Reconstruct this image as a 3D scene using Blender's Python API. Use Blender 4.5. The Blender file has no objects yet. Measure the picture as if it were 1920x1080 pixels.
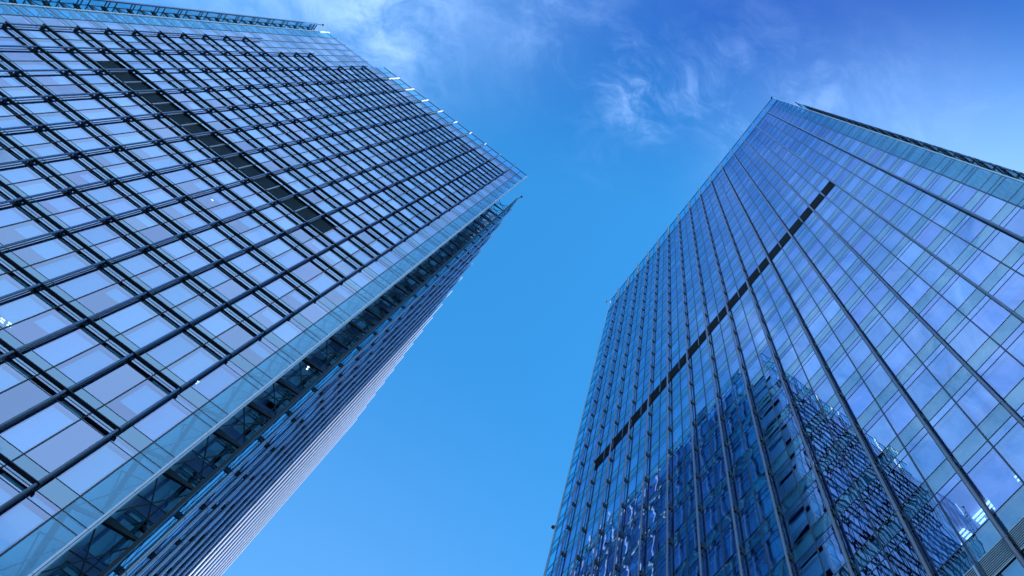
import bpy, math, random
from mathutils import Vector, Matrix

random.seed(7)
scene = bpy.context.scene
col = scene.collection

# ------------------------------------------------------------------ camera
CAM = Vector((0.0, 0.0, 1.6))
F_PX = 1900.0
RIGHT = Vector((0.79755768, -0.58471093, 0.14837408))
DOWN = Vector((0.60313056, 0.76817065, -0.21481943))
FWD = Vector((0.01163066, 0.26081983, 0.96531743))
cd = bpy.data.cameras.new("camera")
cam = bpy.data.objects.new("camera", cd)
col.objects.link(cam)
M = Matrix.Identity(4)
for i in range(3):
    M[i][0] = RIGHT[i]; M[i][1] = -DOWN[i]; M[i][2] = -FWD[i]; M[i][3] = CAM[i]
cam.matrix_world = M
cd.sensor_width = 36.0
cd.lens = F_PX / 1920.0 * 36.0
cd.clip_start = 0.1
cd.clip_end = 4000.0
scene.camera = cam

# ------------------------------------------------------------------ sun + sky
SUN_EL = math.radians(15.5)
SUN_AZ = Vector((0.955, -0.296)).normalized()          # horizontal direction towards the sun
sun_dir = Vector((SUN_AZ.x * math.cos(SUN_EL), SUN_AZ.y * math.cos(SUN_EL), math.sin(SUN_EL)))
sd = bpy.data.lights.new("sun", 'SUN')
sd.energy = 4.6
sd.angle = math.radians(0.5)
sd.color = (1.0, 0.95, 0.88)
sun = bpy.data.objects.new("sun", sd)
col.objects.link(sun)
sun.rotation_euler = (-sun_dir).to_track_quat('-Z', 'Y').to_euler()
sun.location = (60, -20, 200)

world = bpy.data.worlds.new("World")
scene.world = world
world.use_nodes = True
nt = world.node_tree
nt.nodes.clear()


def N(tree, typ, **kw):
    n = tree.nodes.new(typ)
    for k, v in kw.items():
        setattr(n, k, v)
    return n


def math_node(tree, op, a=None, b=None, clamp=False):
    n = N(tree, 'ShaderNodeMath', operation=op, use_clamp=clamp)
    for i, v in enumerate((a, b)):
        if v is None:
            continue
        if isinstance(v, (int, float)):
            n.inputs[i].default_value = v
        else:
            tree.links.new(v, n.inputs[i])
    return n.outputs[0]


sky = N(nt, 'ShaderNodeTexSky', sky_type='NISHITA')
sky.sun_disc = False
sky.sun_elevation = SUN_EL
sky.sun_rotation = math.atan2(SUN_AZ.x, SUN_AZ.y)
sky.altitude = 50.0
sky.air_density = 1.3
sky.dust_density = 0.4
sky.ozone_density = 2.2
hs = N(nt, 'ShaderNodeHueSaturation')
hs.inputs['Saturation'].default_value = 1.25
hs.inputs['Value'].default_value = 1.0
tint = N(nt, 'ShaderNodeMix', data_type='RGBA', blend_type='MULTIPLY')
tint.inputs['Factor'].default_value = 1.0
tint.inputs['B'].default_value = (0.90, 1.09, 1.24, 1.0)
nt.links.new(sky.outputs[0], tint.inputs['A'])
nt.links.new(tint.outputs['Result'], hs.inputs['Color'])
tc = N(nt, 'ShaderNodeTexCoord')
sep = N(nt, 'ShaderNodeSeparateXYZ')
nt.links.new(tc.outputs['Generated'], sep.inputs[0])
zc = math_node(nt, 'MAXIMUM', sep.outputs[2], 0.05)
px = math_node(nt, 'DIVIDE', sep.outputs[0], zc)
py = math_node(nt, 'DIVIDE', sep.outputs[1], zc)
comb = N(nt, 'ShaderNodeCombineXYZ')
nt.links.new(px, comb.inputs[0])
nt.links.new(py, comb.inputs[1])
# domain-warped wisps
warp = N(nt, 'ShaderNodeTexNoise')
warp.inputs['Scale'].default_value = 9.0
warp.inputs['Detail'].default_value = 3.0
nt.links.new(comb.outputs[0], warp.inputs['Vector'])
wv = N(nt, 'ShaderNodeVectorMath', operation='MULTIPLY_ADD')
nt.links.new(warp.outputs['Color'], wv.inputs[0])
wv.inputs[1].default_value = (0.10, 0.10, 0.0)
nt.links.new(comb.outputs[0], wv.inputs[2])
stretch = N(nt, 'ShaderNodeMapping')
stretch.inputs['Rotation'].default_value = (0, 0, math.radians(35))
stretch.inputs['Scale'].default_value = (13.0, 22.0, 1.0)
nt.links.new(wv.outputs[0], stretch.inputs['Vector'])
cn = N(nt, 'ShaderNodeTexNoise')
cn.inputs['Scale'].default_value = 1.0
cn.inputs['Detail'].default_value = 7.0
cn.inputs['Roughness'].default_value = 0.66
nt.links.new(stretch.outputs[0], cn.inputs['Vector'])


def blob(cx, cy, rx, ry, rot=0.0):
    """soft patch of cloud cover round a sky direction (plan coordinates x/z, y/z)"""
    mp = N(nt, 'ShaderNodeMapping', vector_type='TEXTURE')
    mp.inputs['Location'].default_value = (cx, cy, 0)
    mp.inputs['Rotation'].default_value = (0, 0, rot)
    mp.inputs['Scale'].default_value = (rx, ry, 1)
    nt.links.new(comb.outputs[0], mp.inputs['Vector'])
    ln = N(nt, 'ShaderNodeVectorMath', operation='LENGTH')
    nt.links.new(mp.outputs[0], ln.inputs[0])
    mr = N(nt, 'ShaderNodeMapRange', interpolation_type='SMOOTHSTEP')
    mr.inputs['From Min'].default_value = 1.0
    mr.inputs['From Max'].default_value = 0.0
    nt.links.new(ln.outputs['Value'], mr.inputs['Value'])
    return mr.outputs[0]


def cloud_layer(mask, lo, hi, amount):
    mr = N(nt, 'ShaderNodeMapRange', interpolation_type='SMOOTHSTEP')
    mr.inputs['From Min'].default_value = lo
    mr.inputs['From Max'].default_value = hi
    nt.links.new(cn.outputs['Fac'], mr.inputs['Value'])
    m = math_node(nt, 'MULTIPLY', mr.outputs[0], mask)
    return math_node(nt, 'MULTIPLY', m, amount)


layers = [
    cloud_layer(blob(-0.245, 0.140, 0.115, 0.100, 0.2), 0.32, 0.80, 0.48),
    cloud_layer(blob(-0.010, 0.040, 0.085, 0.046, 0.45), 0.40, 0.80, 0.62),
    cloud_layer(blob(0.10, -0.02, 0.20, 0.12, 0.0), 0.38, 0.85, 0.22),
    cloud_layer(blob(-0.10, 0.03, 0.22, 0.10, 0.5), 0.45, 0.80, 0.20),
    cloud_layer(blob(0.055, 0.012, 0.075, 0.030, 0.2), 0.44, 0.80, 0.28),
    cloud_layer(blob(0.16, -0.08, 0.26, 0.10, -0.5), 0.40, 0.90, 0.22),
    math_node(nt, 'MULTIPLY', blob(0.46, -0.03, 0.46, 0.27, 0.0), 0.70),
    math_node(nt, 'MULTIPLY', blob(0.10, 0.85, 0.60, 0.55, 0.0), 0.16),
    cloud_layer(blob(-0.30, -0.58, 0.60, 0.64, 0.0), -0.05, 0.62, 1.7),  # unseen veil, added to brighten the sky mirrored in the left front
    cloud_layer(blob(-0.47, 0.03, 0.45, 0.33, 0.0), 0.02, 0.82, 1.15),  # another added veil, brightening what the right tower's glass reflects
]
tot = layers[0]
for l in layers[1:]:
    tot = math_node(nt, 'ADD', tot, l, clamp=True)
deep = N(nt, 'ShaderNodeMix', data_type='RGBA')          # deeper blue high overhead, away from the haze
deep.inputs['B'].default_value = (0.075, 0.30, 1.45, 1.0)
nt.links.new(math_node(nt, 'MULTIPLY', blob(0.08, -0.15, 0.62, 0.24, -0.63), 0.92), deep.inputs['Factor'])
nt.links.new(hs.outputs[0], deep.inputs['A'])
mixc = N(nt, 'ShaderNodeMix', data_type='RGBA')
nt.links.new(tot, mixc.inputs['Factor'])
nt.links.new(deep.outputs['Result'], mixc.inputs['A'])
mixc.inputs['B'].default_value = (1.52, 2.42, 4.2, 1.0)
bg = N(nt, 'ShaderNodeBackground')
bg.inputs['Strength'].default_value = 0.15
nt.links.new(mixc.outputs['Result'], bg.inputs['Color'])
wo = N(nt, 'ShaderNodeOutputWorld')
nt.links.new(bg.outputs[0], wo.inputs['Surface'])

scene.view_settings.view_transform = 'Standard'
scene.view_settings.look = 'None'
scene.view_settings.gamma = 1.0
scene.view_settings.exposure = 1.45
scene.render.engine = 'CYCLES'
cy = scene.cycles
cy.max_bounces = 8
cy.glossy_bounces = 5
cy.transparent_max_bounces = 16
cy.diffuse_bounces = 3
cy.caustics_reflective = False
cy.caustics_refractive = False
cy.sample_clamp_indirect = 6.0
cy.use_denoising = True


# ------------------------------------------------------------------ materials
def new_mat(name):
    m = bpy.data.materials.new(name)
    m.use_nodes = True
    m.node_tree.nodes.clear()
    return m, m.node_tree


def principled(name, color, rough=0.5, metal=0.0, var=0.0, var_scale=1.5, tone=0.0, bump=0.0, bump_scale=40):
    m, t = new_mat(name)
    out = N(t, 'ShaderNodeOutputMaterial')
    b = N(t, 'ShaderNodeBsdfPrincipled')
    b.inputs['Roughness'].default_value = rough
    b.inputs['Metallic'].default_value = metal
    t.links.new(b.outputs[0], out.inputs['Surface'])
    g = N(t, 'ShaderNodeNewGeometry')
    nz = N(t, 'ShaderNodeTexNoise')
    nz.inputs['Scale'].default_value = var_scale
    nz.inputs['Detail'].default_value = 4
    t.links.new(g.outputs['Position'], nz.inputs['Vector'])
    val = math_node(t, 'MULTIPLY_ADD', nz.outputs['Fac'], 2 * var)
    val.node.inputs[2].default_value = 1.0 - var
    if tone:
        at = N(t, 'ShaderNodeAttribute', attribute_name='tone')
        tv = math_node(t, 'MULTIPLY_ADD', at.outputs['Fac'], 2 * tone)
        tv.node.inputs[2].default_value = 1.0 - tone
        val = math_node(t, 'MULTIPLY', val, tv)
    h = N(t, 'ShaderNodeHueSaturation')
    h.inputs['Color'].default_value = (*color, 1)
    t.links.new(val, h.inputs['Value'])
    t.links.new(h.outputs[0], b.inputs['Base Color'])
    if bump:
        n2 = N(t, 'ShaderNodeTexNoise')
        n2.inputs['Scale'].default_value = bump_scale
        t.links.new(g.outputs['Position'], n2.inputs['Vector'])
        bp = N(t, 'ShaderNodeBump')
        bp.inputs['Strength'].default_value = bump
        t.links.new(n2.outputs['Fac'], bp.inputs['Height'])
        t.links.new(bp.outputs[0], b.inputs['Normal'])
    return m


def glass(name, r0, trans, refl, wave=0.010, tilt=0.006, wave_scale=0.55, tonevar=0.05, hue=0.0):
    """coated sheet glass: reflects r0 head on (rising at grazing angles), lets the rest through tinted"""
    m, t = new_mat(name)
    out = N(t, 'ShaderNodeOutputMaterial')
    g = N(t, 'ShaderNodeNewGeometry')
    at = N(t, 'ShaderNodeAttribute', attribute_name='tone')
    # every pane sits a hair out of plane and is slightly bowed
    off = N(t, 'ShaderNodeCombineXYZ')
    t.links.new(math_node(t, 'MULTIPLY', at.outputs['Fac'], 91.0), off.inputs[0])
    t.links.new(math_node(t, 'MULTIPLY', at.outputs['Fac'], 57.0), off.inputs[2])
    ad = N(t, 'ShaderNodeVectorMath', operation='ADD')
    t.links.new(g.outputs['Position'], ad.inputs[0])
    t.links.new(off.outputs[0], ad.inputs[1])
    nz = N(t, 'ShaderNodeTexNoise')
    nz.inputs['Scale'].default_value = wave_scale
    nz.inputs['Detail'].default_value = 1.5
    t.links.new(ad.outputs[0], nz.inputs['Vector'])
    bp = N(t, 'ShaderNodeBump')
    bp.inputs['Strength'].default_value = 1.0
    bp.inputs['Distance'].default_value = wave
    t.links.new(nz.outputs['Fac'], bp.inputs['Height'])
    wn = N(t, 'ShaderNodeTexWhiteNoise', noise_dimensions='1D')
    t.links.new(at.outputs['Fac'], wn.inputs['W'])
    ms = N(t, 'ShaderNodeVectorMath', operation='MULTIPLY_ADD')
    t.links.new(wn.outputs['Color'], ms.inputs[0])
    ms.inputs[1].default_value = (2 * tilt,) * 3
    ms.inputs[2].default_value = (-tilt,) * 3
    a2 = N(t, 'ShaderNodeVectorMath', operation='ADD')
    t.links.new(bp.outputs[0], a2.inputs[0])
    t.links.new(ms.outputs[0], a2.inputs[1])
    nn = N(t, 'ShaderNodeVectorMath', operation='NORMALIZE')
    t.links.new(a2.outputs[0], nn.inputs[0])
    gl = N(t, 'ShaderNodeBsdfGlossy')
    gl.inputs['Roughness'].default_value = 0.0
    hv = N(t, 'ShaderNodeHueSaturation')
    hv.inputs['Color'].default_value = (*refl, 1)
    tv = math_node(t, 'MULTIPLY_ADD', at.outputs['Fac'], 2 * tonevar)
    tv.node.inputs[2].default_value = 1 - tonevar
    t.links.new(tv, hv.inputs['Value'])
    sc3 = N(t, 'ShaderNodeSeparateXYZ')                  # coating batches differ: some panes lean to violet
    t.links.new(wn.outputs['Color'], sc3.inputs[0])
    hu = math_node(t, 'MULTIPLY_ADD', math_node(t, 'POWER', sc3.outputs[1], 2.0), hue)
    hu.node.inputs[2].default_value = 0.5
    t.links.new(hu, hv.inputs['Hue'])
    t.links.new(hv.outputs[0], gl.inputs['Color'])
    t.links.new(nn.outputs[0], gl.inputs['Normal'])
    tr = N(t, 'ShaderNodeBsdfTransparent')
    tr.inputs['Color'].default_value = (*trans, 1)
    lw = N(t, 'ShaderNodeLayerWeight')
    lw.inputs['Blend'].default_value = 0.5
    p5 = math_node(t, 'POWER', lw.outputs['Facing'], 5.0)
    fac = math_node(t, 'MULTIPLY_ADD', p5, 1 - r0, clamp=True)
    fac.node.inputs[2].default_value = r0
    mx = N(t, 'ShaderNodeMixShader')
    t.links.new(fac, mx.inputs[0])
    t.links.new(tr.outputs[0], mx.inputs[1])
    t.links.new(gl.outputs[0], mx.inputs[2])
    t.links.new(mx.outputs[0], out.inputs['Surface'])
    return m


def emit(name, color, strength):
    m, t = new_mat(name)
    out = N(t, 'ShaderNodeOutputMaterial')
    e = N(t, 'ShaderNodeEmission')
    e.inputs['Color'].default_value = (*color, 1)
    e.inputs['Strength'].default_value = strength
    t.links.new(e.outputs[0], out.inputs['Surface'])
    return m


MAT = dict(
    vision=glass("vision_glass", 0.38, (0.36, 0.74, 1.0), (0.74, 0.86, 1.0), tilt=0.010, tonevar=0.10, hue=0.04),
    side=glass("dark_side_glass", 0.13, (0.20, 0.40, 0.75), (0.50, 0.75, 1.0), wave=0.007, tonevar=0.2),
    vision_blue=glass("blue_vision_glass", 0.55, (0.28, 0.58, 1.0), (0.56, 0.76, 1.0), wave=0.0055, tilt=0.0035, wave_scale=0.38, tonevar=0.12, hue=0.032),
    inner=glass("inner_glass", 0.12, (0.36, 0.66, 0.85), (0.62, 0.90, 1.0), wave=0.001, tilt=0.0006),
    spandrel_glass=glass("spandrel_glass", 0.34, (0.45, 0.72, 0.90), (0.66, 0.92, 1.0)),
    screen=glass("screen_glass", 0.24, (0.50, 0.84, 0.95), (0.40, 0.82, 1.0), wave=0.004, tilt=0.003),
    blind=principled("roller_blind", (0.88, 0.89, 0.88), 0.8, var=0.05, tone=0.10),
    room=principled("room_lining", (0.20, 0.20, 0.36), 0.8, var=0.10, var_scale=0.7),
    slab=principled("ceiling_board", (0.40, 0.38, 0.58), 0.8, var=0.08, var_scale=0.8),
    panel=principled("spandrel_board", (0.10, 0.24, 0.34), 0.6, var=0.08, var_scale=0.6, tone=0.12),
    frame=principled("dark_aluminium", (0.007, 0.008, 0.012), 0.55, 0.0, var=0.2),
    blue_frame=principled("blue_anodised_frame", (0.016, 0.030, 0.070), 0.5, 0.0, var=0.2),
    steel=principled("painted_steel", (0.42, 0.44, 0.50), 0.38, 0.35, var=0.10, var_scale=2.0),
    grey_steel=principled("grey_steel", (0.20, 0.21, 0.26), 0.38, 0.3, var=0.10, var_scale=2.0),
    lav_steel=principled("lavender_grey_steel", (0.16, 0.18, 0.30), 0.42, 0.2, var=0.12, var_scale=1.6),
    navy_steel=principled("navy_steel", (0.060, 0.105, 0.230), 0.32, 0.3, var=0.12, var_scale=2.0),
    pale_steel=principled("pale_steel", (0.28, 0.34, 0.47), 0.42, 0.65, var=0.08, var_scale=2.0),
    dark_steel=principled("dark_painted_steel", (0.013, 0.020, 0.042), 0.40, 0.3, var=0.15, var_scale=2.0),
    white=principled("white_paint", (0.80, 0.80, 0.78), 0.45, var=0.05, var_scale=3.0),
    trim=principled("pale_trim", (0.62, 0.62, 0.70), 0.4, 0.2, var=0.08, var_scale=1.2),
    louvre_dark=principled("dark_louvre", (0.010, 0.011, 0.014), 0.6, var=0.2, var_scale=3),
    cladding=principled("teal_cladding", (0.28, 0.50, 0.64), 0.30, 0.2, var=0.10, var_scale=0.5, tone=0.12),
    slat=principled("dark_slat", (0.10, 0.17, 0.21), 0.5, 0.2, var=0.15, var_scale=3),
    louvre=principled("louvre_blade", (0.50, 0.52, 0.58), 0.4, 0.3, var=0.1, var_scale=3),
    paving=principled("granite_paving", (0.09, 0.095, 0.11), 0.7, var=0.25, var_scale=0.9, bump=0.15),
    roof=principled("roof_membrane", (0.22, 0.22, 0.23), 0.85, var=0.15),
    lamp_body=principled("black_plastic", (0.01, 0.01, 0.012), 0.3),
    tube_light=emit("fluorescent_tube", (1.0, 0.98, 0.92), 1.5),
    warm_spot=emit("warm_downlight", (1.0, 0.92, 0.75), 1.5),
)


# ------------------------------------------------------------------ mesh helpers
def project(v):
    d = v - CAM
    z = d.dot(FWD)
    if z < 0.5:
        return None
    return (960 + F_PX * d.dot(RIGHT) / z, 540 + F_PX * d.dot(DOWN) / z)


def screen_size(verts):
    xs, ys = [], []
    for v in verts:
        p = project(v)
        if p is None:
            return 0.0
        xs.append(p[0]); ys.append(p[1])
    x0, x1 = max(min(xs), 0), min(max(xs), 1920)
    y0, y1 = max(min(ys), 0), min(max(ys), 1080)
    if x1 <= x0 or y1 <= y0:
        return 0.0
    return (x1 - x0) * (y1 - y0)


class MB:
    """collects vertices and faces of one mesh"""
    def __init__(self):
        self.v, self.f, self.t = [], [], []

    def quad(self, a, b, c, d, tone=None):
        i = len(self.v)
        self.v += [a, b, c, d]
        self.f.append((i, i + 1, i + 2, i + 3))
        self.t.append(random.random() if tone is None else tone)

    def hexa(self, p, tone=None):
        """p: 8 corners, bottom 4 then top 4"""
        i = len(self.v)
        self.v += p
        tone = random.random() if tone is None else tone
        for q in ((0, 3, 2, 1), (4, 5, 6, 7), (0, 1, 5, 4), (1, 2, 6, 5), (2, 3, 7, 6), (3, 0, 4, 7)):
            self.f.append(tuple(i + k for k in q))
            self.t.append(tone)

    def bar(self, a, b, w, h=None, up=Vector((0, 0, 1))):
        h = w if h is None else h
        d = (b - a).normalized()
        if abs(d.dot(up)) > 0.95:
            up = Vector((1, 0, 0))
        s = d.cross(up).normalized() * (w / 2)
        u = s.cross(d).normalized() * (h / 2)
        self.hexa([a - s - u, a + s - u, b + s - u, b - s - u, a - s + u, a + s + u, b + s + u, b - s + u])

    def tube(self, a, b, r, n=10, caps=True, r2=None):
        r2 = r if r2 is None else r2
        d = (b - a).normalized()
        up = Vector((0, 0, 1)) if abs(d.z) < 0.9 else Vector((1, 0, 0))
        s = d.cross(up).normalized()
        u = s.cross(d)
        i = len(self.v)
        for k in range(n):
            w = 2 * math.pi * k / n
            e = s * math.cos(w) + u * math.sin(w)
            self.v.append(a + e * r)
            self.v.append(b + e * r2)
        for k in range(n):
            k2 = (k + 1) % n
            self.f.append((i + 2 * k, i + 2 * k2, i + 2 * k2 + 1, i + 2 * k + 1)); self.t.append(0.5)
        if caps:
            self.f.append(tuple(i + 2 * k for k in range(n))[::-1]); self.t.append(0.5)
            self.f.append(tuple(i + 2 * k + 1 for k in range(n))); self.t.append(0.5)

    def sphere(self, c, r, n=10, m=6):
        i = len(self.v)
        for a in range(m + 1):
            th = math.pi * a / m
            for k in range(n):
                ph = 2 * math.pi * k / n
                self.v.append(c + Vector((r * math.sin(th) * math.cos(ph), r * math.sin(th) * math.sin(ph), r * math.cos(th))))
        for a in range(m):
            for k in range(n):
                k2 = (k + 1) % n
                self.f.append((i + a * n + k, i + (a + 1) * n + k, i + (a + 1) * n + k2, i + a * n + k2)); self.t.append(0.5)

    def join(self, o):
        i = len(self.v)
        self.v += o.v
        self.f += [tuple(i + k for k in f) for f in o.f]
        self.t += o.t

    def build(self, name, mat, parent=None, smooth=False):
        me = bpy.data.meshes.new(name)
        me.from_pydata([tuple(v) for v in self.v], [], self.f)
        at = me.attributes.new('tone', 'FLOAT', 'FACE')
        at.data.foreach_set('value', self.t)
        if smooth:
            me.polygons.foreach_set('use_smooth', [len(f) == 4 for f in self.f])
        me.materials.append(mat)
        me.update()
        o = bpy.data.objects.new(name, me)
        col.objects.link(o)
        if parent:
            o.parent = parent
            if parent.type == 'EMPTY':
                o.matrix_parent_inverse = Matrix.Translation(-parent.location)
        return o


class Bank:
    """many like parts of one thing: the ones that show largest become parts of their own, the rest one part"""
    def __init__(self, name, mat, cap=100, smooth=False):
        self.name, self.mat, self.cap, self.smooth, self.items = name, mat, cap, smooth, []

    def add(self, mb, subs=()):
        self.items.append((screen_size(mb.v), mb, [s for s in subs if s[1].v]))

    def finish(self, parent):
        self.items.sort(key=lambda it: -it[0])
        n = self.cap if len(self.items) > self.cap else len(self.items)
        made = []
        for _, mb, subs in self.items[:n]:
            o = mb.build(self.name, self.mat, parent, self.smooth)
            made.append(o)
            for sn, sm, smat in subs:
                sm.build(sn, smat, o)
        rest = self.items[n:]
        if rest:
            big = MB()
            allsub = {}
            for _, mb, subs in rest:
                big.join(mb)
                for sn, sm, smat in subs:
                    allsub.setdefault((sn, smat.name), (MB(), smat))[0].join(sm)
            o = big.build(self.name, self.mat, parent, self.smooth)
            o['kind'] = 'stuff'
            for (sn, _), (sm, smat) in allsub.items():
                so = sm.build(sn, smat, o)
                so['kind'] = 'stuff'
        return made


def thing(name, label, cat, loc):
    o = bpy.data.objects.new(name, None)
    o.location = loc
    o.empty_display_size = 2.0
    col.objects.link(o)
    o['label'] = label
    o['category'] = cat
    return o


class Face:
    """a facade plane: u along it, h above eye level, d out of it"""
    def __init__(self, origin, ax, n):
        self.o, self.ax, self.n = Vector(origin), Vector(ax), Vector(n)

    def p(self, u, z, d=0.0):
        v = self.o + self.ax * u + self.n * d
        return Vector((v.x, v.y, z))

    def sheet(self, mb, u0, u1, z0, z1, d=0.0, tone=None):
        a, b, c, e = self.p(u0, z0, d), self.p(u1, z0, d), self.p(u1, z1, d), self.p(u0, z1, d)
        nn = (b - a).cross(e - a)
        if nn.dot(self.n) < 0:
            mb.quad(a, e, c, b, tone)
        else:
            mb.quad(a, b, c, e, tone)

    def box(self, mb, u0, u1, z0, z1, d0, d1, tone=None):
        P = self.p
        q = [P(u0, z0, d0), P(u1, z0, d0), P(u1, z0, d1), P(u0, z0, d1),
             P(u0, z1, d0), P(u1, z1, d0), P(u1, z1, d1), P(u0, z1, d1)]
        if (q[1] - q[0]).cross(q[3] - q[0]).z < 0:
            q = [q[0], q[3], q[2], q[1], q[4], q[7], q[6], q[5]]
        mb.hexa(q, tone)


# ------------------------------------------------------------------ the ground
pl = MB()
pl.quad(Vector((-1500, -1500, 0)), Vector((1500, -1500, 0)), Vector((1500, 1500, 0)), Vector((-1500, 1500, 0)))
ground = pl.build("ground", MAT['paving'])
ground['kind'] = 'structure'


# ------------------------------------------------------------------ facade builder
class Tower:
    def __init__(self, root):
        self.root = root
        self.windows = Bank("window", MAT['vision'])
        self.spandrels = Bank("spandrel_panel", MAT['spandrel_glass'])
        self.side_windows = Bank("window", MAT['side'], 60)
        self.inner_windows = Bank("window", MAT['inner'], 60)
        self.cladding = Bank("cladding_panel", MAT['cladding'], 60)
        self.screens = Bank("screen_pane", MAT['screen'])
        self.brackets = Bank("bracket", MAT['dark_steel'])
        self.mullions = Bank("mullion", MAT['frame'])
        self.transoms = Bank("transom", MAT['frame'])
        self.tubes = Bank("facade_tube", MAT['grey_steel'], smooth=True)
        self.side_tubes = Bank("facade_tube", MAT['pale_steel'], smooth=True)
        self.shades = Bank("sunshade", MAT['dark_steel'])
        self.trusses = Bank("outrigger", MAT['frame'])
        self.slabs = Bank("floor_slab", MAT['slab'])
        self.boards = Bank("spandrel_board", MAT['panel'])

    def finish(self):
        for b in (self.windows, self.inner_windows, self.side_windows, self.cladding, self.spandrels, self.screens, self.brackets, self.mullions, self.transoms,
                  self.tubes, self.side_tubes, self.shades, self.trusses, self.slabs, self.boards):
            b.finish(self.root)


def in_body(a, b, body):
    m = (a + b) / 2
    return body[0] <= m <= body[1]


def glazed(tw, face, U, floors, body, z_bot, z_top, skip=None, room=3.4, blinds=True, rail=None,
           mull_w=0.055, roof_line=None, trans=True, open_rate=0.12, inner=False):
    """floors: (V, T, S, Vn) = window sill, transom, window head, next sill"""
    U = sorted(U)
    tones = {}
    for i, (V, T, S, Vn) in enumerate(floors):
        for a, b in zip(U[:-1], U[1:]):
            g = 0.02
            body_col = in_body(a, b, body)
            if body_col and not (roof_line and V > roof_line):
                mb = MB()
                tn = random.random()
                face.sheet(mb, a + g, b - g, V + g, T - g, 0.0, tn)
                face.sheet(mb, a + g, b - g, T + g, S - g, 0.0, random.random())
                bl = MB()
                if blinds:
                    h = T - V
                    r = random.random()
                    cov = 0.0 if r < open_rate else (1.0 if r < 0.62 else random.uniform(0.25, 0.9))
                    m = 0.13
                    if cov > 0.05:
                        face.sheet(bl, a + m, b - m, max(T - 0.16 - cov * h, V + 0.16), T - 0.16, -0.17)
                    if r > open_rate * 0.6:
                        face.sheet(bl, a + m, b - m, T + 0.10, S - 0.05, -0.17)
                if skip is None or not skip(a, b, V, T):
                    (tw.side_windows if inner == 'side' else tw.inner_windows if inner else tw.windows).add(mb, [("blind", bl, MAT['blind'])])
                sp = MB()
                face.sheet(sp, a + g, b - g, S + g, Vn - g, 0.0)
                if skip is None or not skip(a, b, S, Vn):
                    (tw.side_windows if inner == 'side' else tw.inner_windows if inner else tw.spandrels).add(sp)
            else:
                mb = MB()
                for z0, z1 in ((V, T), (T, S), (S, Vn)):
                    face.sheet(mb, a + g, b - g, z0 + g, z1 - g, 0.0)
                tw.screens.add(mb)
        if trans:
            for z in (V, T, S):
                mb = MB()
                face.box(mb, U[0], U[-1], z - 0.020, z + 0.020, -0.07, 0.008)
                tw.transoms.add(mb)
        if not (roof_line and V > roof_line):
            mb = MB()
            face.box(mb, body[0], body[1], S + 0.03, Vn - 0.03, -0.16, -0.11)
            tw.boards.add(mb)
            mb = MB()
            face.box(mb, body[0], body[1], S + 0.04, Vn - 0.04, -room, -0.17)
            tw.slabs.add(mb)
    zt = floors[-1][3]
    # parapet glass over the last floor line
    if z_top > zt + 0.3:
        for a, b in zip(U[:-1], U[1:]):
            mb = MB()
            n = max(1, round((z_top - zt) / 2.6))
            for k in range(n):
                face.sheet(mb, a + 0.02, b - 0.02, zt + (z_top - zt) * k / n + 0.02, zt + (z_top - zt) * (k + 1) / n - 0.02)
            tw.screens.add(mb)
        mb = MB()
        face.box(mb, U[0], U[-1], zt - 0.07, zt + 0.07, -0.10, 0.033)
        tw.transoms.add(mb)
        mb = MB()
        face.box(mb, U[0], U[-1], z_top - 0.05, z_top + 0.03, -0.06, 0.035)
        tw.transoms.add(mb)
    for u in U[1:-1]:
        mb = MB()
        face.box(mb, u - mull_w / 2, u + mull_w / 2, z_bot, z_top - 0.06, -0.08, 0.018)
        tw.mullions.add(mb)
    # bottom glass, below the first listed floor
    if z_bot < floors[0][0] - 0.3:
        for a, b in zip(U[:-1], U[1:]):
            sp = MB()
            face.sheet(sp, a + 0.02, b - 0.02, z_bot + 0.05, floors[0][0] - 0.02)
            tw.spandrels.add(sp)


def panel_wall(tw, face, u0, u1, floors):
    """storey-high metal cladding on the side walls of the corner notches"""
    m = (u0 + u1) / 2
    for V, T, S, Vn in floors:
        mb = MB()
        for a, b in ((u0, m - 0.015), (m + 0.015, u1)):
            for z0, z1 in ((V, S), (S, Vn)):
                face.box(mb, a, b, z0 + 0.015, z1 - 0.015, -0.12, 0.0)
        tw.cladding.add(mb)


def tube_run(tw, face, u, z0, z1, floors_z, d=0.20, r=0.062, arms=True, tip=None, bank=None):
    mb = MB()
    mb.tube(face.p(u, z0, d), face.p(u, z1, d), r, 10)
    for z in floors_z:
        if z0 < z < z1:
            mb.tube(face.p(u, z - 0.035, d), face.p(u, z + 0.035, d), r * 1.16, 10)
    tipmb = MB()
    if tip:
        za, zb = tip
        face.box(tipmb, u - 0.06, u + 0.06, za, zb, 0.03, 0.07)
        k = 5
        for j in range(k):
            z = za + (zb - za) * (j + 0.5) / k
            face.box(tipmb, u - 0.033, u + 0.033, z - 0.09, z + 0.09, 0.07, d - r * 0.9)
    (bank or tw.tubes).add(mb, [("tip_rail", tipmb, MAT['white'])])
    if arms:
        for z in floors_z:
            if z0 + 0.3 < z < z1 - 0.2:
                br = MB()
                for dz in (-0.17, 0.17):
                    face.box(br, u - 0.045, u + 0.045, z + dz - 0.035, z + dz + 0.035, 0.020, d - r * 0.8)
                face.box(br, u - 0.06, u + 0.06, z - 0.21, z + 0.21, 0.019, 0.055)
                face.box(br, u - 0.012, u + 0.012, z - 0.14, z + 0.14, 0.055, d - r * 0.9)
                tw.brackets.add(br)


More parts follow.
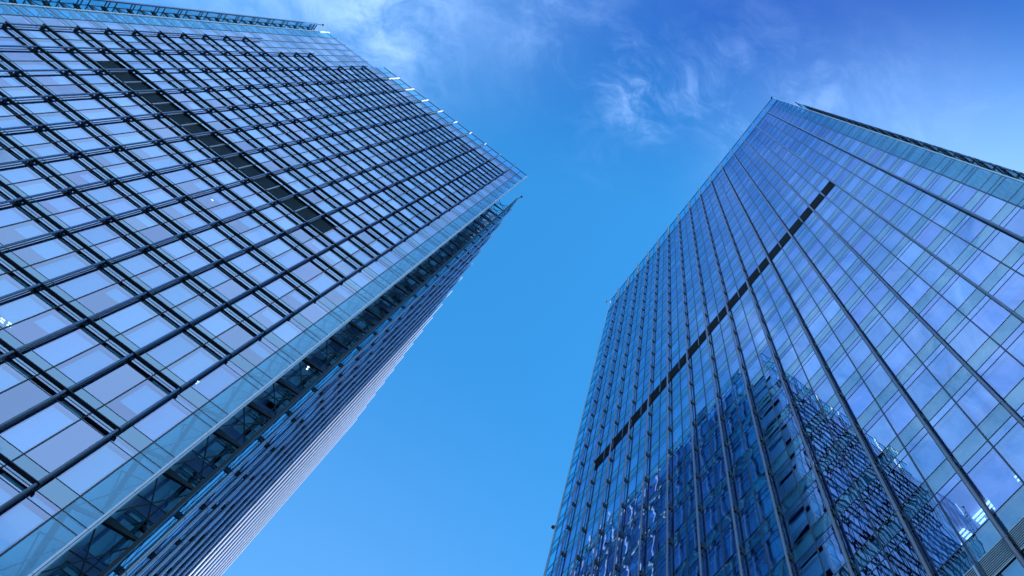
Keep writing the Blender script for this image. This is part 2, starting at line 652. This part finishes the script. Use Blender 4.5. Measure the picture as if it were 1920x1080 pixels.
def outrigger(tw, a, b, z, zn, depth=0.55, thick=0.09):
    """tapered arm from the wall (a) out to the glass screen (b) with bracing rods up to the next floor"""
    mb = MB()
    A, B = Vector((a[0], a[1], z)), Vector((b[0], b[1], z))
    d = (B - A)
    s = Vector((0, 0, 1)).cross(d.normalized()) * thick
    mb.hexa([A - s - Vector((0, 0, depth)), A + s - Vector((0, 0, depth)), B + s * .5 - Vector((0, 0, .16)), B - s * .5 - Vector((0, 0, .16)),
             A - s, A + s, B + s * .5, B - s * .5])
    tw.trusses.add(mb)
    mb = MB()
    H = zn - z
    A2, B2 = A + Vector((0, 0, H - depth)), B + Vector((0, 0, H - 0.2))
    slim = thick < 0.05
    k = 0.45 if slim else 1.0
    mb.tube(A, B2, 0.035 * k, 6)
    mb.tube(B, A2, 0.035 * k, 6)
    if not slim:
        mb.tube(A + d * 0.96, B2 - d * 0.04, 0.045, 6)
    mb.tube((A + A2) / 2, (B + B2) / 2, 0.03 * k, 6)
    tw.trusses.add(mb)


def beacon(tw, p, up=1.0, out=Vector((0, 0, 0))):
    mb = MB()
    base = p
    top = p + Vector((0, 0, up)) + out
    mb.tube(base, top, 0.04, 6)
    o = mb.build("mast", MAT['lamp_body'], tw.root)
    m2 = MB()
    m2.sphere(top + Vector((0, 0, 0.14)), 0.16)
    m2.build("warning_light", MAT['lamp_body'], o, True)


def lights_at(tw, pixels, zc, along, length, mat='tube_light', name='ceiling_light', rows=2):
    """lamps on the ceiling at height zc where the sight lines through these pixels meet it"""
    for x, y in pixels:
        r = RIGHT * (x - 960) + DOWN * (y - 540) + FWD * F_PX
        t = (zc - 0.06 - CAM.z) / r.z
        c = CAM + r * t
        mb = MB()
        side = Vector((-along.y, along.x, 0))
        for k in range(rows):
            q = c + side * (k - (rows - 1) / 2) * 0.13
            mb.bar(q - along * length / 2, q + along * length / 2, 0.05, 0.04)
        mb.build(name, MAT[mat], tw.root)


def core(tw, x0, x1, y0, y1, z0, z1, name="core_wall", mat='room'):
    mb = MB()
    mb.hexa([Vector((x0, y0, z0)), Vector((x1, y0, z0)), Vector((x1, y1, z0)), Vector((x0, y1, z0)),
             Vector((x0, y0, z1)), Vector((x1, y0, z1)), Vector((x1, y1, z1)), Vector((x0, y1, z1))])
    return mb.build(name, MAT[mat], tw.root)


# ================================================================== LEFT TOWER
DL = 22.7
hl = lambda h: 1.6 + h * DL
rootL = thing("glass_tower", "glass tower with dark horizontal sunshades and tubes over its whole front, on the left", "tower", (-22.0, 44.0, 0.0))
L = Tower(rootL)
L.tubes.mat = MAT['navy_steel']
bars_app = [1.248, 1.472, 1.690, 1.914, 2.098, 2.278, 2.465, 2.690, 2.868, 3.045, 3.225, 3.404, 3.583, 3.765,
            3.955, 4.153, 4.350, 4.545, 4.740, 4.935, 5.130, 5.335, 5.544]
while bars_app[0] > 0.35:
    bars_app.insert(0, bars_app[0] - 0.222)
bars_h = [b * 0.9912 for b in bars_app]
sill_h = [b + 0.048 for b in bars_h]
fl = []
for i in range(len(sill_h) - 1):
    S = bars_h[i + 1] + 0.001
    fl.append((hl(sill_h[i]), hl(S - 0.0235), hl(S), hl(sill_h[i + 1])))
roofL_hi, roofL_lo = hl(5.935), hl(5.755)
top_fl = (hl(sill_h[-1]), hl(5.69), hl(5.712), hl(5.755))
floorsL = fl + [top_fl]
tubesL = [-(0.3595 + 0.1077 * k) * 0.9912 * DL for k in range(12)]
UL = [-0.2605 * DL, -0.3055 * DL] + tubesL
UL += [(a + b) / 2 for a, b in zip(tubesL[:-1], tubesL[1:])]
UL += [-1.590 * DL, -1.645 * DL]
UL = sorted(UL)
LF = Face((0, DL, 0), (1, 0, 0), (0, -1, 0))
XB0, XB1 = -1.600 * DL, -0.3055 * DL          # body of the tower behind the front screen
louv_u = (-1.3745 * DL, -0.5165 * DL)
louv_V = fl[[i for i, b in enumerate(bars_app) if abs(b - 2.868) < 1e-6][0]]


def in_louvre_L(a, b, z0, z1):
    m = (a + b) / 2
    return louv_u[0] - .1 < m < louv_u[1] + .1 and abs(z0 - louv_V[0]) < 0.05


glazed(L, LF, [u for u in UL if u >= tubesL[9] - 0.01], floorsL, (XB0, XB1), 0.0, roofL_hi, in_louvre_L)
glazed(L, LF, [u for u in UL if u <= tubesL[9] + 0.01], floorsL, (XB0, XB1), 0.0, roofL_lo + 0.02, in_louvre_L)
# louvred plant bays
lv = [u for u in UL if louv_u[0] - 0.05 <= u <= louv_u[1] + 0.05]
for a, b in zip(lv[:-1], lv[1:]):
    mb = MB()
    LF.box(mb, a + 0.06, b - 0.06, louv_V[0] + 0.05, louv_V[1] - 0.05, -0.30, -0.20)
    o = mb.build("louvre_panel", MAT['louvre_dark'], rootL)
    sl = MB()
    n = 15
    for k in range(n):
        z = louv_V[0] + 0.12 + (louv_V[1] - louv_V[0] - 0.2) * k / n
        p0, p1 = LF.p(a + 0.07, z, 0.0), LF.p(b - 0.07, z, 0.0)
        q0, q1 = LF.p(a + 0.07, z + 0.06, -0.14), LF.p(b - 0.07, z + 0.06, -0.14)
        w = Vector((0, 0, 0.018))
        sl.hexa([p0, p1, q1, q0, p0 + w, p1 + w, q1 + w, q0 + w])
    sl.build("slats", MAT['slat'], o)
for u in lv[1:-1]:
    mb = MB()
    LF.box(mb, u - 0.055, u + 0.055, louv_V[0], louv_V[1], -0.10, 0.05)
    mb.build("louvre_frame", MAT['grey_steel'], rootL)

bar_z = [hl(b) for b in bars_h]
tops = {11: hl(4.50), 10: hl(4.955), 9: hl(5.575)}
for k, u in enumerate(tubesL):
    z1 = tops.get(k, hl(5.955))
    tube_run(L, LF, u, 0.3, z1, bar_z, tip=(hl(5.575), hl(5.955)) if k < 9 else None)
for z, b in zip(bar_z, bars_h):
    k = 11 if b < 4.48 else (10 if b < 4.94 else 9)
    u0, u1 = tubesL[k] - 0.12, tubesL[0] + 0.12
    mb = MB()
    P = LF.p
    prof = [(0.12, 0.0), (0.27, -0.015), (0.315, 0.0), (0.325, 0.035), (0.305, 0.065), (0.12, 0.05)]
    i0 = len(mb.v)
    for u in (u0, u1):
        for d, dz in prof:
            mb.v.append(P(u, z + dz, d))
    n = len(prof)
    for j in range(n):
        j2 = (j + 1) % n
        mb.f.append((j, j2, n + j2, n + j)); mb.t.append(0.5)
    mb.f.append(tuple(range(n))[::-1]); mb.t.append(.5)
    mb.f.append(tuple(range(n, 2 * n))); mb.t.append(.5)
    L.shades.add(mb)

# pale corner profile on the right edge, dark one on the left
mb = MB()
for k in range(46):                                     # pale corner profile in storey lengths, two ribs
    z0 = roofL_hi * k / 46
    z1 = roofL_hi * (k + 1) / 46 - 0.02
    LF.box(mb, UL[-1] - 0.01, UL[-1] + 0.065, z0, z1, -0.16, 0.06)
    LF.box(mb, UL[-1] + 0.085, UL[-1] + 0.115, z0, z1, -0.16, 0.03)
o = mb.build("corner_trim", MAT['trim'], rootL)
mb = MB(); LF.box(mb, UL[-1] + 0.04, UL[-1] + 0.10, 0.0, roofL_hi - 0.03, -0.15, 0.005)
mb.build("trim_backing", MAT['frame'], o)
mb = MB(); LF.box(mb, UL[0] - 0.10, UL[0] + 0.01, 0.0, roofL_lo, -0.16, 0.06)
mb.build("corner_trim", MAT['trim'], rootL)

# right side: notch behind the front screen, then the side screen
XS = -5.05
YS0, YS1, YR = 25.9, 66.6, 28.5
LS = Face((XS, 0, 0), (0, 1, 0), (1, 0, 0))
tubesS = [27.4 + 2.43 * k for k in range(17)]
US = [YS0] + tubesS + [(a + b) / 2 for a, b in zip(tubesS[:-1], tubesS[1:])] + [YS1]
floorsS = floorsL
roofS = hl(5.90)
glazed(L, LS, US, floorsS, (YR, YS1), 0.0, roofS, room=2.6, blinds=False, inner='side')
for k, u in enumerate(tubesS):
    tube_run(L, LS, u, 0.3, roofS + 0.9, bar_z, d=0.24, r=0.105, bank=L.side_tubes)
mb = MB(); LS.box(mb, YS0 - 0.10, YS0 + 0.02, 0.0, roofS, -0.12, 0.05)
mb.build("corner_trim", MAT['frame'], rootL)
LR = Face((0, YR, 0), (1, 0, 0), (0, -1, 0))           # return wall at the back of the notch
glazed(L, LR, [XB1, (XB1 + XS) / 2 - 0.1, XS - 0.2], floorsL, (XB1, XS), 0.0, hl(5.62), room=1.8, inner=True)
LN = Face((XB1, 0, 0), (0, 1, 0), (1, 0, 0))           # side wall of the notch
panel_wall(L, LN, DL + 0.25, YR - 0.05, floorsL)
for (V, T, S, Vn) in floorsL:
    outrigger(L, (XB1, YS0 + 0.7), (XS - 0.05, YS0 + 0.7), V, Vn)
    mb = MB()
    a = Vector((XB1, DL + 0.5, V)); b = Vector((UL[-1] - 0.05, DL + 0.25, V))
    h = Vn - V
    mb.bar(a, b, 0.10, 0.16)
    mb.tube(a, b + Vector((0, 0, h * 0.62)), 0.03, 6)
    mb.tube(a + Vector((0, 0, h * 0.62)), b, 0.03, 6)
    mb.tube(a + Vector((0, 0, h * 0.62)), b + Vector((0, 0, h * 0.62)), 0.03, 6)
    L.trusses.add(mb)

# left side: open screen standing off the corner
XW = -39.6
LW = Face((XW, 0, 0), (0, 1, 0), (-1, 0, 0))
UW = [DL + 0.25 + 2.43 * k for k in range(18)]
glazed(L, LW, UW, floorsL, (27.0, YS1), 0.0, hl(5.80), room=2.4, blinds=False)
mb = MB(); LW.box(mb, UW[0] - 0.09, UW[0] + 0.02, 0.0, hl(5.80), -0.10, 0.08)
mb.build("corner_trim", MAT['navy_steel'], rootL)
for (V, T, S, Vn) in floorsL:
    outrigger(L, (XB0, DL + 0.9), (XW + 0.05, DL + 0.7), V, Vn, 1.0)
    mb = MB()
    a = Vector((XB0, DL + 1.5, (V + Vn) / 2)); b = Vector((XW + 0.05, DL + 0.8, (V + Vn) / 2))
    mb.bar(a, b, 0.14, 0.14)
    mb.bar(a + Vector((0, 0, 0.45)), b + Vector((0, 0, 0.45)), 0.08, 0.08)
    L.trusses.add(mb)
LNW = Face((XB0, 0, 0), (0, 1, 0), (-1, 0, 0))
panel_wall(L, LNW, DL + 0.25, 26.95, floorsL)
LRW = Face((0, 27.0, 0), (1, 0, 0), (0, -1, 0))
glazed(L, LRW, [XW + 0.2, (XW + XB0) / 2, XB0], floorsL, (XW, XB0), 0.0, hl(5.62), room=1.8, inner=True, blinds=False)
LB = Face((0, YS1, 0), (1, 0, 0), (0, 1, 0))           # back
glazed(L, LB, [XW + (XS - XW) * k / 12 for k in range(13)], floorsL, (XW, XS), 0.0, hl(5.8), room=2.0, blinds=False, trans=False)
core(L, XB0 + 3.4, XB1 - 3.0, DL + 3.4, YS1 - 2.2, 0.0, hl(5.60))
core(L, XB0 + 0.3, XB1 - 0.3, DL + 0.3, YS1 - 0.3, hl(5.615), hl(5.645), "roof", 'roof')
core(L, XB0 + 7, XB1 - 7, DL + 7, YS1 - 7, hl(5.645), hl(5.86), "rooftop_plant_room", 'roof')

beacon(L, Vector((XS, YS0, roofS)), 0.5, Vector((0.25, -0.5, 0)))
beacon(L, Vector((XW, DL + 0.3, hl(5.80))), 0.5, Vector((0.5, -0.3, 0)))
# lit rooms
X1 = Vector((1, 0, 0))
Y1 = Vector((0, 1, 0))


def ceil_of(floors, h, D):
    z = 1.6 + h * D
    for V, T, S, Vn in floors:
        if V <= z < Vn:
            return S
    return floors[0][2]


for pts, h, ln, rows in (([(4, 601), (18, 609)], 1.53, 0.50, 2), ([(270, 645)], 1.745, 0.4, 3), ([(372, 719)], 1.747, 0.5, 2)):
    lights_at(L, pts, ceil_of(floorsL, h, DL), X1, ln * 0.4, rows=rows)
lights_at(L, [(333, 324), (343, 333), (325, 342), (398, 375)], ceil_of(floorsL, 2.57, DL), X1, 0.16, 'warm_spot', 'downlight', 1)
lights_at(L, [(577, 690)], ceil_of(floorsL, 2.09, DL), X1, 0.08, 'warm_spot', 'downlight', 2)
L.finish()

# ================================================================== RIGHT TOWER
DR = 14.0
hr = lambda h: 1.6 + h * DR
rootR = thing("glass_tower", "blue glass tower on the right, slim vertical tubes and a dark louvre band across it", "tower", (31.0, 13.0, 0.0))
R = Tower(rootR)
R.tubes.mat = MAT['lav_steel']
R.windows.mat = MAT['vision_blue']
R.transoms.mat = R.mullions.mat = MAT['blue_frame']
sR = [1.8805] + [2.459 + 0.2768 * k for k in range(-1, 27)]
while sR[0] > 0.3:
    sR.insert(0, sR[0] - (0.36 if abs(sR[0] - 1.8805) < 1e-6 else 0.2768))
sR = [s for s in sR if s < 9.60]
floorsR = []
for i in range(len(sR)):
    Vn = sR[i + 1] if i + 1 < len(sR) else 9.615
    if abs(Vn - 1.8805) < 1e-6:
        S = 1.655
    else:
        S = Vn - 0.079
    floorsR.append((hr(sR[i]), hr(S - 0.038), hr(S), hr(Vn)))
tubesR = [(-0.1824 + 0.1601 * k) * DR for k in range(15)]
UR = [-0.3245 * DR, -0.258 * DR] + tubesR + [(a + b) / 2 - 0.06 for a, b in zip(tubesR[:-1], tubesR[1:])] + [2.135 * DR, 2.2076 * DR]
UR = sorted(UR)
RF = Face((DR, 0, 0), (0, 1, 0), (-1, 0, 0))
YB0, YB1 = -0.258 * DR, 2.135 * DR
band = (hr(5.062), hr(5.212))
band_u = (tubesR[1], tubesR[13])
lowl = (hr(1.7265), hr(1.801))
roofR = hr(10.10)


def skip_R(a, b, z0, z1):
    m = (a + b) / 2
    if band_u[0] < m < band_u[1] and z0 < band[1] - 0.2 and z1 > band[0] + 0.2:
        return False
    return False


glazed(R, RF, UR, floorsR, (YB0, YB1), 0.0, roofR, skip_R, open_rate=0.14)
bu = [u for u in UR if band_u[0] - .05 <= u <= band_u[1] + .05]
for a, b in zip(bu[:-1], bu[1:]):
    mb = MB()
    RF.box(mb, a + 0.05, b - 0.05, band[0], band[1], 0.004, 0.046)
    o = mb.build("louvre_panel", MAT['louvre_dark'], rootR)
    sl = MB()
    for k in range(14):
        z = band[0] + 0.08 + (band[1] - band[0] - 0.12) * k / 14
        RF.box(sl, a + 0.06, b - 0.06, z, z + 0.03, 0.046, 0.062)
    sl.build("slats", MAT['louvre_dark'], o)
for u in bu[1:-1]:
    mb = MB()
    RF.box(mb, u - 0.035, u + 0.035, band[0], band[1], 0.045, 0.070)
    mb.build("louvre_frame", MAT['lav_steel'], rootR)
# pale louvres low on the facade
for a, b in zip(UR[:-1], UR[1:]):
    if not in_body(a, b, (YB0, YB1)):
        continue
    mb = MB()
    RF.box(mb, a + 0.05, b - 0.05, lowl[0], lowl[1], 0.004, 0.020)
    o = mb.build("louvre_panel", MAT['louvre_dark'], rootR)
    sl = MB()
    n = 12
    for k in range(n):
        z = lowl[0] + (lowl[1] - lowl[0]) * (k + 0.15) / n
        hh = (lowl[1] - lowl[0]) / n
        w = 0.62 if k in (0, n - 1) else 0.34
        RF.box(sl, a + 0.10, b - 0.10, z, z + hh * w, 0.020, 0.034)
    RF.box(sl, a + 0.05, a + 0.11, lowl[0], lowl[1], 0.021, 0.038)
    sl.build("slats", MAT['louvre'], o)

brz = [(S + Vn) / 2 for (V, T, S, Vn) in floorsR]
for k, u in enumerate(tubesR):
    tube_run(R, RF, u, 0.3, roofR + 0.55, brz, r=0.06, tip=(hr(9.66), roofR + 0.5))
mb = MB(); RF.box(mb, UR[0] - 0.045, UR[0] + 0.01, 0.0, roofR, -0.12, 0.05)
mb.build("corner_trim", MAT['trim'], rootR)
mb = MB(); RF.box(mb, UR[-1] - 0.01, UR[-1] + 0.08, 0.0, roofR, -0.12, 0.05)
mb.build("corner_trim", MAT['trim'], rootR)

# right-hand notch and side screen (facing away, seen from behind)
YP = -0.3515 * 17.0
XP0, XP1, XR = 17.0, 38.0, 20.0
RS = Face((0, YP, 0), (1, 0, 0), (0, -1, 0))
UP = [XP0 + 2.1 * k for k in range(11)]
glazed(R, RS, UP, floorsR, (XR, XP1), 0.0, hr(10.26), room=1.6, blinds=False)
RR = Face((XR, 0, 0), (0, 1, 0), (-1, 0, 0))
glazed(R, RR, [YP + 0.2, (YP + YB0) / 2, YB0], floorsR, (YP, YB0), 0.0, hr(9.7), room=1.6, inner=True, blinds=False)
RN = Face((0, YB0, 0), (1, 0, 0), (0, -1, 0))
panel_wall(R, RN, DR + 0.25, XR - 0.05, floorsR)
for (V, T, S, Vn) in floorsR:
    outrigger(R, (XP0 + 0.5, YB0), (XP0 + 0.35, YP + 0.05), V, Vn, 0.7, 0.035)
    outrigger(R, (XP0 + 0.5, YB0), (XP0 + 0.35, YP + 0.05), V + (Vn - V) * .45, Vn, 0.45, 0.03)
    mb = MB()
    h = Vn - V
    a = Vector((DR + 0.5, YB0, V)); b = Vector((DR + 0.25, UR[0] + 0.05, V))
    mb.bar(a, b, 0.12, 0.5)
    mb.tube(a, b + Vector((0, 0, h * 0.62)), 0.03, 6)
    mb.tube(a + Vector((0, 0, h * 0.62)), b, 0.03, 6)
    mb.tube(a + Vector((-.1, -0.5, 0)), a + Vector((-.1, -0.5, h)), 0.035, 6)
    mb.tube(a + Vector((-.1, -0.1, h * 0.45)), b + Vector((0, 0, h * 0.45)), 0.03, 6)
    R.trusses.add(mb)
for xx in (XP0 + 0.03,):
    mb = MB()
    mb.tube(Vector((xx, YP + 0.08, 0)), Vector((xx, YP + 0.08, hr(10.26))), 0.035, 6)
    R.trusses.add(mb)
# left flank and back
RG = Face((0, 2.2076 * DR, 0), (1, 0, 0), (0, 1, 0))
glazed(R, RG, [DR + 1.0 + 2.3 * k for k in range(11)], floorsR, (DR + 3, XP1), 0.0, roofR - 0.1, room=1.6, blinds=False, trans=False)
RB = Face((XP1 + 0.05, 0, 0), (0, 1, 0), (1, 0, 0))
glazed(R, RB, [YP + (31 - YP) * k / 14 for k in range(15)], floorsR, (YP, 31), 0.0, roofR, room=1.6, blinds=False, trans=False)
core(R, DR + 3.4, XP1 - 1.7, YB0 + 1.7, YB1 - 1.7, 0.0, hr(9.60))
core(R, DR + 0.3, XP1 - 0.3, YB0 + 0.3, YB1 - 0.3, hr(9.61), hr(9.65), "roof", 'roof')
core(R, DR + 3.0, XP1 - 2, YB0 + 1.5, YB1 - 2.0, hr(9.65), hr(10.2), "rooftop_plant_room", 'roof')
beacon(R, RF.p(UR[0], roofR, 0), 0.6)
beacon(R, RF.p(UR[-1], roofR, 0), 0.6, Vector((-0.2, 0.6, 0)))
beacon(R, RF.p(UR[-1] + 0.05, hr(4.9), 0.05), 0.15, Vector((0, 0.35, 0)))
zc = ceil_of(floorsR, 1.9, DR)
lights_at(R, [(1896, 908), (1845, 957)], zc, Y1, 0.6, rows=2)
lights_at(R, [(1884, 922), (1836, 972), (1810, 1001), (1862, 944), (1792, 1020)], zc, Y1, 0.24, rows=3)
lights_at(R, [(1523, 868), (1446, 951), (1435, 965), (1530, 985)], ceil_of(floorsR, 2.763, DR), Y1, 0.10, 'warm_spot', 'downlight', 1)
R.finish()
